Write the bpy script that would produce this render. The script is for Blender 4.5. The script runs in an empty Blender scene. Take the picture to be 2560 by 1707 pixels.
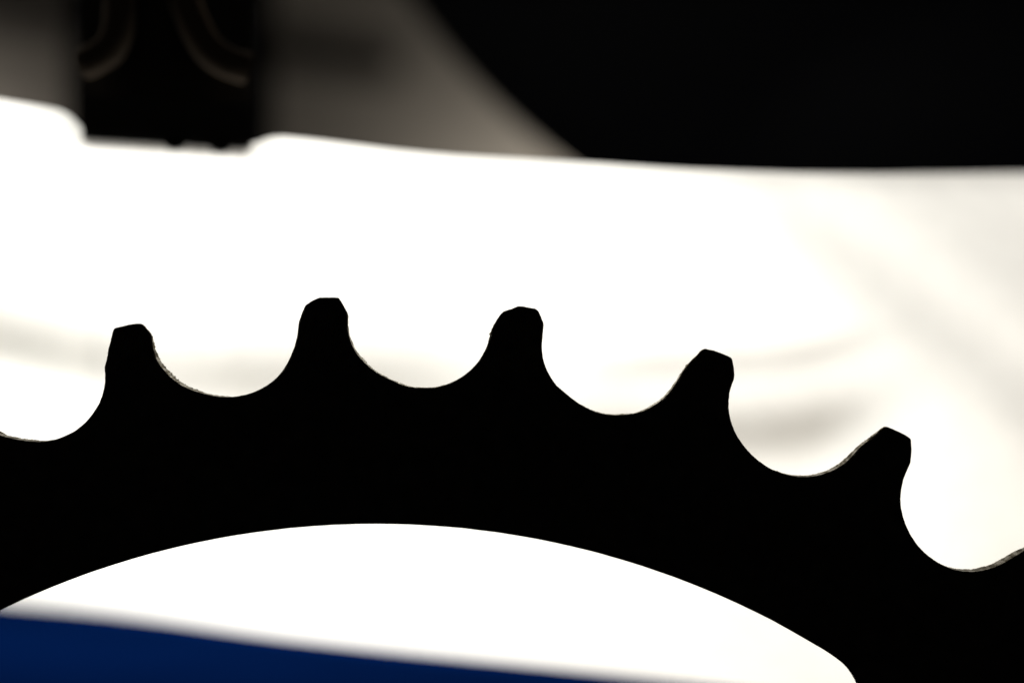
import bpy, bmesh, math, random
from mathutils import Vector, noise
from mathutils.geometry import tessellate_polygon

# ------------------------------------------------------------------ camera, world, lamps
S = bpy.context.scene
COL = S.collection
PXM = 41000.0            # photo pixels per metre at the focus distance
FOC = 0.180              # camera to chainring
CAMZ = 0.0276            # camera height above the blue table


def at(px, py, d):
    """photo pixel + distance from the camera -> world point (camera at 0,0,CAMZ looking along +Y)"""
    k = d / FOC / PXM
    return Vector(((px - 1280) * k, d, CAMZ + (853.5 - py) * k))


cam = bpy.data.cameras.new("camera")
cam.sensor_width = 36
cam.lens = 36 * FOC / (2560 / PXM)
cam.clip_start = 0.01
cam.clip_end = 20
cam.dof.use_dof = True
cam.dof.focus_distance = FOC + 0.0004
cam.dof.aperture_fstop = cam.lens / 5.5
co = bpy.data.objects.new("camera", cam)
COL.objects.link(co)
co.location = (0, 0, CAMZ)
co.rotation_euler = (math.radians(90), 0, 0)
S.camera = co

w = bpy.data.worlds.new("World")
S.world = w
w.use_nodes = True
w.node_tree.nodes["Background"].inputs[0].default_value = (1.0, 0.88, 0.74, 1)
w.node_tree.nodes["Background"].inputs[1].default_value = 0.012
S.view_settings.view_transform = 'Standard'
S.view_settings.look = 'None'
S.view_settings.exposure = 0
S.view_settings.gamma = 1


def lamp(name, loc, aim, sx, sy, watts, col, spread=180, roll=0):
    l = bpy.data.lights.new(name, 'AREA')
    l.shape = 'RECTANGLE'
    l.size, l.size_y = sx, sy
    l.energy = watts
    l.color = col
    l.spread = math.radians(spread)
    o = bpy.data.objects.new(name, l)
    COL.objects.link(o)
    o.location = loc
    o.rotation_euler = (Vector(aim) - Vector(loc)).to_track_quat('-Z', 'Y').to_euler()
    o.rotation_euler.rotate_axis('Z', math.radians(roll))
    return o


# the lamp over the back of the sheet, and unseen lights added for its right end and the wall
lamp("sheet_lamp", (-0.034, 0.300, CAMZ + 0.058), (-0.026, 0.222, CAMZ - 0.004), 0.11, 0.03, 0.375, (0.99, 0.98, 0.955))
lamp("side_fill", (0.088, 0.283, CAMZ - 0.012), (0.036, 0.216, CAMZ - 0.018), 0.03, 0.022, 0.058, (1.0, 0.90, 0.77))  # added fill out of view, lifts the dim right end of the sheet
lamp("wall_wash", (0.038, 0.880, CAMZ + 0.022), (0.038, 0.93, CAMZ + 0.022), 0.08, 0.02, 0.046, (1.0, 0.92, 0.82))  # added light hidden behind the sheet, brightens the wall near its edge
lamp("wall_wash", (-0.192, 0.906, CAMZ + 0.034), (-0.192, 0.93, CAMZ + 0.034), 0.04, 0.02, 0.034, (1.0, 0.92, 0.84))  # second added hidden light, for the left part of the wall

# ------------------------------------------------------------------ materials


def mat(name, base, rough=0.5, metal=0.0, spec=0.5, bump=None, var=None, tint=None):
    m = bpy.data.materials.new(name)
    m.use_nodes = True
    nt = m.node_tree
    b = nt.nodes["Principled BSDF"]
    b.inputs["Base Color"].default_value = (*base, 1)
    b.inputs["Roughness"].default_value = rough
    b.inputs["Metallic"].default_value = metal
    b.inputs["Specular IOR Level"].default_value = spec
    if tint:
        b.inputs["Specular Tint"].default_value = (*tint, 1)
    tc = nt.nodes.new("ShaderNodeTexCoord")
    if var:
        n = nt.nodes.new("ShaderNodeTexNoise")
        n.inputs["Scale"].default_value = var[0]
        n.inputs["Detail"].default_value = 6
        r = nt.nodes.new("ShaderNodeValToRGB")
        r.color_ramp.elements[0].position = 0.3
        r.color_ramp.elements[1].position = 0.7
        r.color_ramp.elements[0].color = (*[c * (1 - var[1]) for c in base], 1)
        r.color_ramp.elements[1].color = (*[min(1, c * (1 + var[1])) for c in base], 1)
        nt.links.new(tc.outputs["Object"], n.inputs["Vector"])
        nt.links.new(n.outputs["Fac"], r.inputs["Fac"])
        nt.links.new(r.outputs["Color"], b.inputs["Base Color"])
    if bump:
        mp = nt.nodes.new("ShaderNodeMapping")
        mp.inputs["Scale"].default_value = bump[2] if len(bump) > 2 else (1, 1, 1)
        n = nt.nodes.new("ShaderNodeTexNoise")
        n.inputs["Scale"].default_value = bump[0]
        n.inputs["Detail"].default_value = 5
        bp = nt.nodes.new("ShaderNodeBump")
        bp.inputs["Strength"].default_value = bump[1]
        bp.inputs["Distance"].default_value = 0.0002
        nt.links.new(tc.outputs["Object"], mp.inputs["Vector"])
        nt.links.new(mp.outputs["Vector"], n.inputs["Vector"])
        nt.links.new(n.outputs["Fac"], bp.inputs["Height"])
        nt.links.new(bp.outputs["Normal"], b.inputs["Normal"])
    return m


M_ring = mat("black_ring_metal", (0.030, 0.029, 0.028), 0.40, 1.0, bump=(3200, 0.7, (1, 0.16, 1)), var=(900, 0.35), tint=(0.36, 0.34, 0.30))
nt = M_ring.node_tree
b_ = nt.nodes["Principled BSDF"]
tc_ = nt.nodes.new("ShaderNodeTexCoord")
mp_ = nt.nodes.new("ShaderNodeMapping")
mp_.inputs["Scale"].default_value = (1, 0.12, 1)
n_ = nt.nodes.new("ShaderNodeTexNoise")
n_.inputs["Scale"].default_value = 3000
n_.inputs["Detail"].default_value = 4
r_ = nt.nodes.new("ShaderNodeValToRGB")       # worn, polished scratches across the tooth flanks
r_.color_ramp.elements[0].position, r_.color_ramp.elements[1].position = 0.40, 0.62
r_.color_ramp.elements[0].color = (0.36, 0.34, 0.29, 1)
r_.color_ramp.elements[1].color = (0.90, 0.86, 0.78, 1)
nt.links.new(tc_.outputs["Object"], mp_.inputs["Vector"])
nt.links.new(mp_.outputs["Vector"], n_.inputs["Vector"])
nt.links.new(n_.outputs["Fac"], r_.inputs["Fac"])
nt.links.new(r_.outputs["Color"], b_.inputs["Specular Tint"])
M_clip = mat("black_clip_enamel", (0.010, 0.0095, 0.009), 0.35, 0.0, bump=(300, 0.05), var=(200, 0.2))
M_wire = mat("clip_wire_steel", (0.10, 0.080, 0.062), 1.0, 0.0, 0.0, bump=(900, 0.1))
M_blue = mat("blue_table_paint", (0.0004, 0.0060, 0.040), 0.95, 0.0, 0.0, bump=(350, 0.08), var=(60, 0.08))
M_hood = mat("black_hood_enamel", (0.006, 0.006, 0.006), 0.8, 0.0, 0.05, bump=(120, 0.05))
M_bar = mat("dark_bar_wood", (0.022, 0.019, 0.015), 0.7, 0.0, 0.3, bump=(60, 0.2, (0.2, 1, 1)), var=(30, 0.25))
M_wall = mat("grey_wall_plaster", (0.52, 0.49, 0.44), 0.9, 0.0, 0.2, bump=(80, 0.3), var=(7, 0.06))

M_paper = bpy.data.materials.new("white_paper")
M_paper.use_nodes = True
nt = M_paper.node_tree
nt.nodes.remove(nt.nodes["Principled BSDF"])
tr = nt.nodes.new("ShaderNodeBsdfTranslucent")
df = nt.nodes.new("ShaderNodeBsdfDiffuse")
mx = nt.nodes.new("ShaderNodeMixShader")
mx.inputs[0].default_value = 0.35
tc = nt.nodes.new("ShaderNodeTexCoord")
n1 = nt.nodes.new("ShaderNodeTexNoise")
n1.inputs["Scale"].default_value = 420
n1.inputs["Detail"].default_value = 6
rp = nt.nodes.new("ShaderNodeValToRGB")
rp.color_ramp.elements[0].color = (0.80, 0.785, 0.735, 1)
rp.color_ramp.elements[1].color = (0.90, 0.885, 0.83, 1)
nt.links.new(tc.outputs["Object"], n1.inputs["Vector"])
nt.links.new(n1.outputs["Fac"], rp.inputs["Fac"])
for s in (tr, df):
    nt.links.new(rp.outputs["Color"], s.inputs["Color"])
nt.links.new(tr.outputs[0], mx.inputs[1])
nt.links.new(df.outputs[0], mx.inputs[2])
nt.links.new(mx.outputs[0], nt.nodes["Material Output"].inputs["Surface"])

# ------------------------------------------------------------------ object helpers


def link(name, verts, faces, m, parent=None, smooth=True):
    me = bpy.data.meshes.new(name)
    me.from_pydata([tuple(v) for v in verts], [], faces)
    me.update()
    bm = bmesh.new()
    bm.from_mesh(me)
    bmesh.ops.recalc_face_normals(bm, faces=bm.faces)
    bm.to_mesh(me)
    bm.free()
    me.materials.append(m)
    for p in me.polygons:
        p.use_smooth = smooth
    o = bpy.data.objects.new(name, me)
    COL.objects.link(o)
    if parent:
        o.parent = parent
        o.matrix_parent_inverse = parent.matrix_world.inverted()
    return o


def thing(name, loc, label, cat):
    o = bpy.data.objects.new(name, None)
    o.empty_display_size = 0.01
    COL.objects.link(o)
    o.location = loc
    bpy.context.view_layer.update()
    o["label"], o["category"] = label, cat
    return o


def interp(x, pts):
    """smooth (Catmull-Rom like, monotone-safe) interpolation through sorted (x, y) points"""
    if x <= pts[0][0]:
        return pts[0][1]
    for (x0, y0), (x1, y1) in zip(pts, pts[1:]):
        if x <= x1:
            t = (x - x0) / (x1 - x0)
            return y0 + (y1 - y0) * t
    return pts[-1][1]


def tube(path, r, n=12, close=False):
    vs, fs = [], []
    m = len(path)
    for i, p in enumerate(path):
        a = path[(i - 1) % m] if (close or i) else path[0]
        b = path[(i + 1) % m] if (close or i < m - 1) else path[-1]
        t = (b - a).normalized()
        u = t.cross(Vector((0, 1, 0.13))).normalized()
        v = t.cross(u).normalized()
        for k in range(n):
            an = 2 * math.pi * k / n
            vs.append(p + u * math.cos(an) * r + v * math.sin(an) * r)
    for i in range(m if close else m - 1):
        for k in range(n):
            j = (i + 1) % m
            fs.append((i * n + k, i * n + (k + 1) % n, j * n + (k + 1) % n, j * n + k))
    if not close:
        fs.append(tuple(range(n)))
        fs.append(tuple((m - 1) * n + k for k in range(n)))
    return vs, fs


def rounded(pts, it=2):
    """Chaikin corner cutting of an open polyline of Vectors"""
    for _ in range(it):
        q = [pts[0]]
        for a, b in zip(pts, pts[1:]):
            q += [a.lerp(b, 0.25), a.lerp(b, 0.75)]
        q.append(pts[-1])
        pts = q
    return pts


# ------------------------------------------------------------------ wall and dark bar far behind
wd = 0.93
wv = [(-0.9, wd, -0.25), (0.9, wd, -0.25), (0.9, wd, 0.75), (-0.9, wd, 0.75),
      (-0.9, wd + 0.05, -0.25), (0.9, wd + 0.05, -0.25), (0.9, wd + 0.05, 0.75), (-0.9, wd + 0.05, 0.75)]
BOX = [(0, 1, 2, 3), (4, 7, 6, 5), (0, 4, 5, 1), (1, 5, 6, 2), (2, 6, 7, 3), (3, 7, 4, 0)]
wall = link("wall", wv, BOX, M_wall, smooth=False)
wall["kind"] = "structure"


def slab_between(a, b, half, d0, d1):
    """a bar from pixel a to pixel b, half = half height in pixels, between distances d0 and d1"""
    A, B = at(*a, d0), at(*b, d0)
    h = half * d0 / FOC / PXM
    up = Vector((0, 1, 0)).cross(B - A).normalized()
    if up.z < 0:
        up = -up
    back = Vector((0, d1 - d0, 0))
    f = [A - up * h, B - up * h, B + up * h, A + up * h]
    return f + [p + back for p in f]


bm = bmesh.new()
vs = [bm.verts.new(v) for v in slab_between((-900, -117), (1000, 155), 44, 0.82, 0.835)]
for f in BOX:
    bm.faces.new([vs[i] for i in f])
bmesh.ops.bevel(bm, geom=bm.edges[:], offset=0.002, segments=2, affect='EDGES')
me = bpy.data.meshes.new("dark_bar")
bm.to_mesh(me)
bm.free()
me.materials.append(M_bar)
bar = bpy.data.objects.new("dark_bar", me)
COL.objects.link(bar)
bar["label"] = "dark bar sloping across the blurred grey wall between the clip and the black hood"
bar["category"] = "bar"

# ------------------------------------------------------------------ big black round hood, upper right
hd = 0.345
hc = at(2491, -997, hd)
HR = 1773 * hd / FOC / PXM
hood = thing("lamp_hood", hc, "huge black round hood out of focus above the right end of the white sheet", "hood")
prof = [(0.16, -0.030), (0.22, -0.0295), (0.30, -0.028), (0.45, -0.025), (0.60, -0.021), (0.74, -0.017), (0.86, -0.011), (0.94, -0.006), (0.985, -0.002),
        (0.985, 0.004), (0.93, -0.003), (0.84, -0.009), (0.70, -0.015), (0.5, -0.0205), (0.3, -0.0245), (0.16, -0.026)]
vs, fs, n = [], [], 128
for r, dy in prof:
    for k in range(n):
        a = 2 * math.pi * k / n
        vs.append(hc + Vector((math.cos(a) * r * HR, dy, math.sin(a) * r * HR)))
for i in range(len(prof)):
    j = (i + 1) % len(prof)
    for k in range(n):
        fs.append((i * n + k, i * n + (k + 1) % n, j * n + (k + 1) % n, j * n + k))
link("shade", vs, fs, M_hood, hood)
path = [hc + Vector((math.cos(2 * math.pi * k / n) * HR * 0.985, 0.002, math.sin(2 * math.pi * k / n) * HR * 0.985)) for k in range(n)]
link("rolled_rim", *tube(path, HR * 0.015, 10, True), M_hood, hood)
vs, fs = [], []
for r, dy in [(0.0, -0.037), (0.10, -0.037), (0.13, -0.036), (0.145, -0.034), (0.155, -0.030), (0.155, -0.026)]:
    for k in range(32):
        a = 2 * math.pi * k / 32
        vs.append(hc + Vector((math.cos(a) * r * HR, dy, math.sin(a) * r * HR)))
for i in range(5):
    for k in range(32):
        fs.append((i * 32 + k, i * 32 + (k + 1) % 32, (i + 1) * 32 + (k + 1) % 32, (i + 1) * 32 + k))
link("neck_cap", vs, fs, M_hood, hood)

# ------------------------------------------------------------------ dark post standing behind the clip
pa, pb = at(158, 0, 0.350), at(655, 0, 0.350)
bm = bmesh.new()
bmesh.ops.create_cube(bm, size=1)
for v in bm.verts:
    v.co = Vector(((pa.x + pb.x) / 2 + v.co.x * (pb.x - pa.x), 0.350 + (v.co.y + 0.5) * 0.022, 0.0003 + (v.co.z + 0.5) * 0.165))
bmesh.ops.bevel(bm, geom=bm.edges[:], offset=0.0018, segments=3, affect='EDGES')
me = bpy.data.meshes.new("dark_post")
bm.to_mesh(me)
bm.free()
me.materials.append(M_hood)
post = bpy.data.objects.new("dark_post", me)
COL.objects.link(post)
post["label"] = "dark upright post standing out of focus right behind the spring clip"
post["category"] = "post"

# ------------------------------------------------------------------ blue table
bm = bmesh.new()
bmesh.ops.create_cube(bm, size=1)
for v in bm.verts:
    v.co = Vector((v.co.x * 0.56, 0.193 + (v.co.y + 0.5) * 0.36, -0.018 + (v.co.z + 0.5) * 0.018))
bmesh.ops.bevel(bm, geom=bm.edges[:], offset=0.0022, segments=3, affect='EDGES')
me = bpy.data.meshes.new("tabletop")
bm.to_mesh(me)
bm.free()
me.materials.append(M_blue)
tb = bpy.data.objects.new("tabletop", me)
COL.objects.link(tb)
tb["label"] = "dark blue tabletop seen below the white sheet through the ring's window"
tb["category"] = "table"

# ------------------------------------------------------------------ white sheet, clipped at the top, sweeping back to the table
TOP = [(-700, 130), (-300, 195), (0, 250), (90, 264), (150, 275), (182, 292), (200, 318), (214, 330), (420, 342), (590, 354), (628, 361), (648, 355), (666, 347), (690, 342), (720, 343), (800, 352),
       (1000, 377), (1130, 389), (1440, 406), (1700, 423), (2000, 434), (2200, 436), (2560, 433), (3300, 412)]
BOT = [(-700, 1405), (-300, 1465), (0, 1502), (163, 1513), (408, 1542), (640, 1580), (872, 1609), (1008, 1625), (1240, 1650), (1440, 1672),
       (2000, 1735), (2560, 1800), (3300, 1890)]


def soft(x, pts, wdt):
    return sum(interp(x + wdt * k / 4, pts) for k in range(-4, 5)) / 9


def sig(x):
    return 1 / (1 + math.exp(-max(-40, min(40, x))))


def win(x, a, b, s):
    return sig((x - a) / s) * sig((b - x) / s)


def folds(x, y):
    """soft creases of the sheet: each is a local change of slope, returned as a change of distance in metres"""
    h = 0.0
    # two creases near the right, running almost level and lifting at their right ends
    lift = 0.0007 * max(0, x - 1900) ** 2
    h -= 0.0049 * sig((y - (1084 - 0.03 * (x - 1850) - lift)) / 42) * win(x, 1200, 2190, 60)
    h -= 0.0012 * sig((y - (905 - 0.05 * (x - 1850) - 0.8 * lift)) / 20) * win(x, 1500, 2160, 45)
    # broad crease on the left
    h -= (0.0106 + 0.0022 * sig((220 - x) / 90)) * sig((y - (864 + 0.22 * max(-300, min(x, 420)) + 0.03 * max(0, x - 420))) / 60) * win(x, -900, 1180, 130)
    # diagonal fold at upper right
    u = (x - 1850) * 0.62 + (y - 560) * -0.78
    h += 0.0050 * sig((u - 98) / 50) * win(x, 1850, 3300, 90)
    h += 0.000036 * 40 * math.log(1 + math.exp(max(-30, min(30, (u - 255) / 40)))) if u < 1400 else 0.000036 * (u - 255)
    # slight roll near the top edge at right
    h += 0.0009 * sig((440 - y) / 16) * win(x, 1600, 3300, 120)
    h += 0.00035 * noise.noise(Vector((x * 0.0016, y * 0.0022, 3.1)))
    return h


NX, NY = 260, 150
vs, fs = [], []
tabz = 0.0006
for i in range(NX + 1):
    x = -700 + 4000 * i / NX
    yt = soft(x, TOP, 10 if 120 < x < 720 else 40)
    yb = soft(x, BOT, 120)
    dt = 0.2115
    db = (CAMZ - tabz) * FOC * PXM / (yb - 853.5)
    for j in range(NY + 1):
        s = j / NY
        y = yt + (yb - yt) * s
        d = dt + (db - dt) * s ** 4.5 + folds(x, y) * min(1, (1 - s) * 6)
        vs.append(at(x, y, d))
for i in range(NX):
    for j in range(NY):
        a = i * (NY + 1) + j
        fs.append((a, a + NY + 1, a + NY + 2, a + 1))
sheet = link("paper_sheet", vs, fs, M_paper)
sheet["label"] = "glowing white sheet of paper with soft creases hanging from the black clip behind the chainring"
sheet["category"] = "paper sheet"

# ------------------------------------------------------------------ binder clip on the sheet's top edge
clip = thing("binder_clip", at(420, 350, 0.2100), "small black spring clip with wire handles gripping the top edge of the white sheet", "clip")


def clip_plate(front):
    s = -1 if front else 1
    rows = [(358, 0.0013), (340, 0.0016), (250, 0.0034), (150, 0.0050), (0, 0.0068), (-120, 0.0080), (-310, 0.0090)]
    vs, fs = [], []
    nx = 28
    for lay in (0, 1):
        for (y, off) in rows:
            for k in range(nx + 1):
                t = k / nx
                x = 206 + (628 - 206) * t
                yy = y + (t - 0.5) * 26
                vs.append(at(x, yy, 0.2112 + s * (off + lay * 0.0005) + 0.011 * (max(0, 330 - y) / 450) ** 1.2))
    per = len(rows) * (nx + 1)
    for lay in (0, 1):
        for r in range(len(rows) - 1):
            for k in range(nx):
                a = lay * per + r * (nx + 1) + k
                fs.append((a, a + 1, a + nx + 2, a + nx + 1))
    loop = list(range(nx + 1)) + [r * (nx + 1) + nx for r in range(1, len(rows))] + \
        [(len(rows) - 1) * (nx + 1) + k for k in range(nx - 1, -1, -1)] + [r * (nx + 1) for r in range(len(rows) - 2, 0, -1)]
    for a, b in zip(loop, loop[1:] + loop[:1]):
        fs.append((a, b, b + per, a + per))
    return vs, fs


link("jaw", *clip_plate(True), M_clip, clip, False)
link("jaw", *clip_plate(False), M_clip, clip, False)
# spine that closes the spring at the top
vs = []
for (yy, dy) in ((-308, -0.0096), (-308, 0.0096), (-326, 0.0090), (-326, -0.0090)):
    for x in (206, 628):
        vs.append(at(x, yy + (-13 if x == 206 else 13), 0.2276 + dy))
link("spine", vs, [(0, 1, 3, 2), (2, 3, 5, 4), (4, 5, 7, 6), (6, 7, 1, 0), (0, 2, 4, 6), (1, 3, 5, 7)], M_clip, clip, False)
# rolled lip along the jaw, with the two little wire ends that stick out below it
lipd = 0.2096
link("lip", *tube([at(x, 350 + (x - 417) * 0.062, lipd) for x in range(210, 626, 15)], 0.00042), M_clip, clip)
for cx in (438, 552):
    p = [at(cx - 26, 352 + (cx - 417) * 0.062, lipd - 0.0004), at(cx - 12, 366 + (cx - 417) * 0.062, lipd - 0.0004),
         at(cx + 12, 366 + (cx - 417) * 0.062, lipd - 0.0004), at(cx + 26, 352 + (cx - 417) * 0.062, lipd - 0.0004)]
    link("wire_end", *tube(rounded(p), 0.00030), M_clip, clip)
hw = [(212, 160, 0.2060), (240, 148, 0.2055), (280, 122, 0.2060), (297, 70, 0.2068), (300, 0, 0.2080), (306, -150, 0.2115), (335, -270, 0.2140),
      (372, -300, 0.2150), (410, -270, 0.2140), (436, -150, 0.2115), (460, 0, 0.2080), (488, 70, 0.2068), (520, 128, 0.2060), (565, 158, 0.2055), (618, 174, 0.2060)]
hw = [at(*p) for p in hw]
link("handle", *tube(rounded(hw, 3), 0.00112), M_wire, clip)

# ------------------------------------------------------------------ chainring
RC = (939.5, 3629.0)     # centre of the ring, photo pixels
TH = 0.0022              # thickness
CH = 0.00010             # edge chamfer
TRACE = [(0, 1088), (22, 1094), (45, 1099), (67, 1102), (98, 1104), (125, 1101), (145, 1096), (165, 1088), (183, 1079), (201, 1066), (217, 1051), (232, 1032), (246, 1010),
         (254, 990), (259, 972), (262, 954), (262, 936), (261, 918), (265, 903), (268, 889), (270.5, 872), (275, 856), (279, 839), (282, 827), (285.5, 821.5),
         (294, 818), (305, 816), (322, 811.5), (342, 809), (353, 809.6), (357.5, 812), (366, 822), (375, 833), (379, 843), (380.5, 856), (383, 872), (387, 885),
         (393, 902), (402, 916), (412, 928), (421, 938), (432, 948), (447, 959), (464, 968.5), (483, 976), (505, 983), (529, 988.5), (555, 992), (577, 992.5), (597, 990),
         (616, 986), (636, 979), (655, 970), (674, 958.5), (689, 946), (704, 929), (718, 908), (727, 889), (735, 869), (740, 850), (743.5, 833), (745, 819), (747.5, 803),
         (750, 796), (756, 780), (758.5, 774.5), (763, 764), (768, 760), (779, 752.5), (790.6, 747), (798, 744.2), (823, 743.5), (844, 744), (848, 747), (856, 760),
         (867, 780), (869.6, 791), (869, 803), (869.6, 821), (872, 838.6), (876, 852), (883, 869), (892, 885), (901.5, 896), (913, 908), (926, 920), (943, 932),
         (974, 948.5), (997, 958.5), (1016, 965), (1035, 968.3), (1064, 969.3), (1089, 968), (1112, 962.5), (1131, 955), (1150, 945), (1165, 934.5), (1180.5, 921), (1194, 906),
         (1206, 888), (1217, 866), (1222, 850), (1225.5, 836), (1229, 825), (1233, 815), (1241, 801), (1249, 789), (1257.5, 780), (1268, 775.5), (1280, 771.6),
         (1294, 766), (1304.5, 765.5), (1315, 767.5), (1327, 769.6), (1338, 772), (1346, 778), (1351, 789), (1354, 797), (1358, 806), (1359, 814), (1357.5, 828), (1356, 846),
         (1354.8, 862), (1355.5, 879), (1358, 897), (1363, 914), (1370, 930), (1380, 947.5), (1392, 964), (1411, 980.5), (1431, 997), (1451, 1011), (1476, 1024), (1498, 1032),
         (1519, 1036), (1539, 1037.5), (1561, 1036), (1584, 1034), (1605, 1028.5), (1623, 1020), (1644, 1007.6), (1662, 993), (1678, 975.5), (1690, 957), (1701, 939),
         (1713, 920), (1725, 905), (1740, 891), (1752, 878), (1759, 873), (1764.5, 872), (1772.6, 874), (1786, 877), (1805, 883.6), (1821, 890.5), (1828, 894.6), (1831, 900),
         (1834.6, 918), (1836.4, 938), (1834.6, 949), (1830, 962), (1825, 978), (1822.6, 998), (1822, 1019), (1824, 1036), (1829, 1056), (1836, 1075), (1846, 1094),
         (1860, 1114), (1877, 1133.5), (1893, 1148.5), (1909, 1160.5), (1927.5, 1172), (1949, 1180.5), (1970, 1187), (1991, 1190.8), (2012.6, 1192), (2034, 1190.3), (2055, 1185.6),
         (2076, 1178.5), (2093, 1170), (2110, 1159), (2125, 1145.5), (2138, 1131.5), (2148.6, 1119.5), (2161, 1109), (2170, 1102), (2180.5, 1092), (2193, 1081.5), (2204, 1072),
         (2211, 1068), (2220, 1067.6), (2236, 1074), (2257, 1083.6), (2274, 1094), (2278, 1100), (2279.4, 1125), (2278, 1145), (2276, 1158), (2268, 1176), (2260, 1197), (2255, 1217),
         (2252, 1242), (2253, 1267), (2258, 1290), (2266, 1313.5), (2278.6, 1338.5), (2294, 1361.4), (2312, 1380.6), (2332, 1397), (2355, 1411), (2380.6, 1422), (2406, 1427.3),
         (2437, 1428.5), (2462, 1424.4), (2488, 1417), (2513, 1405), (2539, 1389.5), (2560, 1377)]
VAL = [(98, 1104), (568, 993), (1064, 969), (1539, 1037.5), (2012.6, 1192), (2437, 1428.5)]


def pol(p):
    dx, dy = p[0] - RC[0], RC[1] - p[1]
    return math.degrees(math.atan2(dx, dy)) % 360, math.hypot(dx, dy)


def unpol(t, r):
    return (RC[0] + r * math.sin(math.radians(t)), RC[1] - r * math.cos(math.radians(t)))


VAL = [min((p for p in TRACE if abs(p[0] - vx) < 150), key=lambda p: pol(p)[1]) for vx, vy in VAL]
i0, i1 = TRACE.index(VAL[2]), TRACE.index(VAL[3])
# a repeat tooth (the third in view) in polar form, for the turn of the ring outside the picture
tA, tB = pol(TRACE[i0])[0], pol(TRACE[i1])[0]
TEMPL = [((pol(p)[0] - tA) / (tB - tA), pol(p)[1]) for p in TRACE[i0:i1]]
t_first, t_last = pol(TRACE[0])[0], pol(TRACE[-1])[0]
v1, v6 = pol(VAL[0])[0], pol(VAL[-1])[0]
step = (v1 - v6) / 29.0
rest = []
for k in range(29):
    for u, r in TEMPL:
        t = v6 + step * (k + u)
        if t > t_last + 0.15 and t < t_first - 0.15:
            rest.append(unpol(t, r))
OUT = TRACE + rest


def refine(P, mx, fine=0):
    """closed Catmull-Rom resample so that no edge is longer than mx pixels"""
    Q = []
    n = len(P)
    for i in range(n):
        a, b, c, d = (Vector(P[(i + k) % n]) for k in (-1, 0, 1, 2))
        L = (c - b).length
        m = max(1, int(L / (mx if i >= fine else 2.5) + 0.5))
        for s in range(m):
            t = s / m
            T = 0.75
            m1, m2 = (c - a) * 0.5 * T, (d - b) * 0.5 * T
            lim = L
            if m1.length > lim:
                m1 = m1.normalized() * lim
            if m2.length > lim:
                m2 = m2.normalized() * lim
            h = 2 * t ** 3 - 3 * t ** 2 + 1, t ** 3 - 2 * t ** 2 + t, -2 * t ** 3 + 3 * t ** 2, t ** 3 - t ** 2
            Q.append(b * h[0] + m1 * h[1] + c * h[2] + m2 * h[3])
    return Q


OUT = refine(OUT, 6.0, len(TRACE))
N = len(OUT)


def normals(P):
    n = len(P)
    r = []
    for i in range(n):
        t = (P[(i + 1) % n] - P[i - 1]).normalized()
        r.append(Vector((-t.y, t.x)))        # towards the metal for a clockwise (on screen) outline
    return r


NRM = normals(OUT)
rnd = random.Random(5)
F0, F1, B1, B0 = [], [], [], []
for i, (p, nn) in enumerate(zip(OUT, NRM)):
    j1 = noise.noise(Vector((p.x * 0.11, p.y * 0.11, 0.3))) * 0.9 + noise.noise(Vector((p.x * 0.4, p.y * 0.4, 5.3))) * 0.5
    # burrs: torn rims left by wear on a few flanks
    bur = 0.0
    for (bx, by, br, amp) in ((383, 870, 45, 4), (425, 945, 55, 6), (262, 930, 30, 3.5), (470, 970, 40, 3), (905, 905, 30, 4.5), (1715, 916, 14, 4), (1908, 1160, 6, 6),
                              (1950, 1180, 5, 3), (60, 1102, 35, 4), (2170, 1102, 22, 4), (1640, 1010, 18, 3), (1225, 838, 30, 6), (758, 775, 18, 3), (1860, 1114, 9, 2)):
        q = math.hypot(p.x - bx, p.y - by) / br
        if q < 1.6:
            bur += amp * math.exp(-q * q * 2)
    jb = j1 * 1.3 + bur * 0.7 * rnd.random() ** 1.5
    jf = j1 * 0.55
    c = CH * PXM
    F0.append(p + nn * (c + 0.5 * jf))
    F1.append(p + nn * jf)
    B1.append(p - nn * jb)
    B0.append(p - nn * (jb - 1.5 * c))


def ring_pt(p, y):
    q = min(1.0, max(0.0, (math.hypot(p[0] - RC[0], p[1] - RC[1]) - 2745) / 110))
    if y > 0.0003:
        y *= 1 - 0.75 * q * q * (3 - 2 * q)
    return ring_pt0(p, y)


def ring_pt0(p, y):
    """the ring is modelled at its true size in its own plane (the focus plane)"""
    v = at(p[0], p[1], FOC)
    return Vector((v.x, FOC + y, v.z))


LV = (0.0, 0.00012, TH - 0.00016, TH)
ring = thing("chainring", ring_pt(RC, TH / 2), "black toothed chainring in silhouette, sharp in front of the white sheet", "chainring")


def wall_strip(vs, fs, idx, closed=False):
    """chamfer - wall - chamfer along the outline indices idx; returns start index of the 4 rows"""
    base = len(vs)
    m = len(idx)
    mids = (0.2, 0.4, 0.6, 0.8)
    rows = [(F0, LV[0], None), (F1, LV[1], None)] + [(None, LV[1] + (LV[2] - LV[1]) * t, t) for t in mids] + [(B1, LV[2], None), (B0, LV[3], None)]
    for arr, y, t in rows:
        for i in idx:
            if t is None:
                vs.append(ring_pt(arr[i], y))
            else:
                p = F1[i].lerp(B1[i], t)
                p = p + NRM[i] * 0.9 * noise.noise(Vector((OUT[i].x * 0.35, OUT[i].y * 0.35, t * 1.7)))
                vs.append(ring_pt(p, y))
    R = len(rows)
    for r in range(R - 1):
        for k in range(m if closed else m - 1):
            k2 = (k + 1) % m
            fs.append((base + r * m + k, base + r * m + k2, base + (r + 1) * m + k2, base + (r + 1) * m + k))
    return base, m, R


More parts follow.
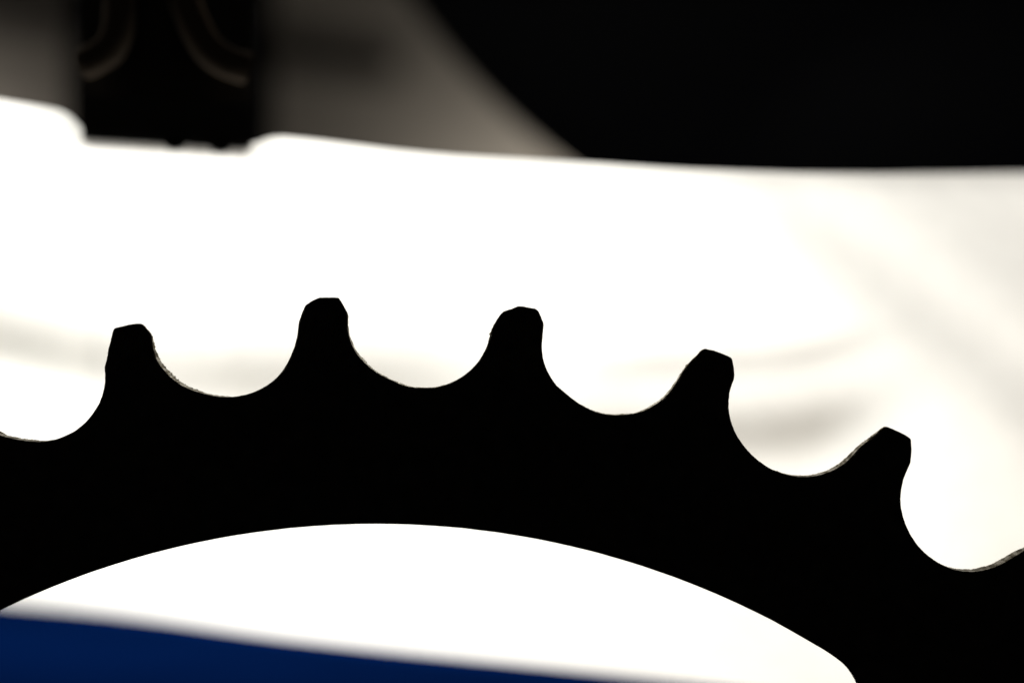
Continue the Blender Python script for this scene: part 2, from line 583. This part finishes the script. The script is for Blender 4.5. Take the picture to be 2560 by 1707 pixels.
def cap(vs, fs, loops):
    """triangulate loops of vertex indices (outer first, then holes)"""
    poly = [[Vector((vs[i].x, vs[i].z, 0)) for i in L] for L in loops]
    flat = [i for L in loops for i in L]
    for t in tessellate_polygon(poly):
        fs.append(tuple(flat[q] for q in t))


# outline indices of each tooth in view: from just past one valley floor to just before the next
ang = [pol(p)[0] for p in OUT]
SP = 1.75
vals = [v1 - step - 360] + [a - 360 if a > 180 else a for a in (pol(v)[0] for v in VAL)] + [v6 + step]
sang = [a - 360 if a > 180 else a for a in ang]
teeth_idx = []
for a, b in zip(vals, vals[1:]):
    ok = [i for i in range(N) if a + SP < sang[i] < b - SP or (sang[i] > a + SP * 0.0 and sang[i] < b and pol(OUT[i])[1] > 2700 and a < sang[i] < b)]
    # a run of consecutive indices
    ok.sort(key=lambda i: ((i + 600) % N))
    run = [ok[0]]
    for i in ok[1:]:
        run.append(i)
    s, e = run[0], run[-1]
    idx = []
    i = s
    while True:
        idx.append(i)
        if i == e:
            break
        i = (i + 1) % N
    teeth_idx.append(idx)
inner_tooth = set()
for idx in teeth_idx:
    vs, fs = [], []
    base, m, R = wall_strip(vs, fs, idx)
    cap(vs, fs, [list(range(base, base + m))])
    cap(vs, fs, [list(range(base + (R - 1) * m, base + R * m))])
    link("tooth", vs, fs, M_ring, ring, False)
    inner_tooth.update(idx[1:-1])

# rim: the outline without the teeth in view, the four windows and their rounded bolt tabs
rim_idx = [i for i in range(N) if i not in inner_tooth]
vs, fs = [], []
base = 0
m = len(rim_idx)
mids = (0.2, 0.4, 0.6, 0.8)
rows = [(F0, LV[0], None), (F1, LV[1], None)] + [(None, LV[1] + (LV[2] - LV[1]) * t, t) for t in mids] + [(B1, LV[2], None), (B0, LV[3], None)]
for arr, y, t in rows:
    for i in rim_idx:
        if t is None:
            vs.append(ring_pt(arr[i], y))
        else:
            p = F1[i].lerp(B1[i], t) + NRM[i] * 0.9 * noise.noise(Vector((OUT[i].x * 0.35, OUT[i].y * 0.35, t * 1.7)))
            vs.append(ring_pt(p, y))
R = len(rows)
for r in range(R - 1):
    for k in range(m):
        k2 = (k + 1) % m
        if (rim_idx[k] + 1) % N != rim_idx[k2]:
            continue
        fs.append((r * m + k, r * m + k2, (r + 1) * m + k2, (r + 1) * m + k))
ICEN, IR = (939.3, 3466.2), 2157.0
half = []
for k in range(0, 29):
    a = math.radians(k)
    x, y = ICEN[0] + IR * math.sin(a), ICEN[1] - IR * math.cos(a)
    if x < 1900:
        half.append((x, y))
half += [(1936, 1553), (2004, 1591.5), (2050, 1618), (2081, 1637.6), (2110, 1660), (2129, 1680.5), (2146, 1707), (2158, 1740), (2165, 1785), (2166, 1850), (2160, 1950), (2150, 2050),
         (2147, 2122), (2158, 2200), (2190, 2275)]
hp = [pol(p) for p in half]
hp = [(t - 360 if t > 180 else t, r) for t, r in hp]
win_half = hp[1:]
inner = []
for q in range(4):
    c = 90 * q
    inner += [unpol(c - t, r) for t, r in reversed(win_half)] + [unpol(c, hp[0][1])] + [unpol(c + t, r) for t, r in win_half]
inner = refine(inner, 14)
for p_ in inner:
    p_ += Vector((0, 0.5)) * noise.noise(Vector((p_.x * 0.03, p_.y * 0.03, 9)))
inn = normals(inner)
loops_f, loops_b = [list(range(m))], [list(range((R - 1) * m, R * m))]


def hole(P, NN, c):
    b = len(vs)
    k = len(P)
    for off, y in ((c, 0.0), (0.0, 0.00012), (0.0, TH - 0.00012), (c, TH)):
        for p, nn in zip(P, NN):
            vs.append(ring_pt(p - nn * off, y))
    for r in range(3):
        for i in range(k):
            j = (i + 1) % k
            fs.append((b + r * k + i, b + r * k + j, b + (r + 1) * k + j, b + (r + 1) * k + i))
    loops_f.append(list(range(b, b + k)))
    loops_b.append(list(range(b + 3 * k, b + 4 * k)))


hole(inner, inn, CH * PXM)
for q in range(4):
    hc_ = unpol(45 + 90 * q, 2132)
    P = [Vector((hc_[0] + 205 * math.cos(2 * math.pi * k / 40), hc_[1] + 205 * math.sin(2 * math.pi * k / 40))) for k in range(40)]
    hole(P, normals(P), CH * PXM)
cap(vs, fs, loops_f)
cap(vs, fs, loops_b)
link("rim", vs, fs, M_ring, ring, False)
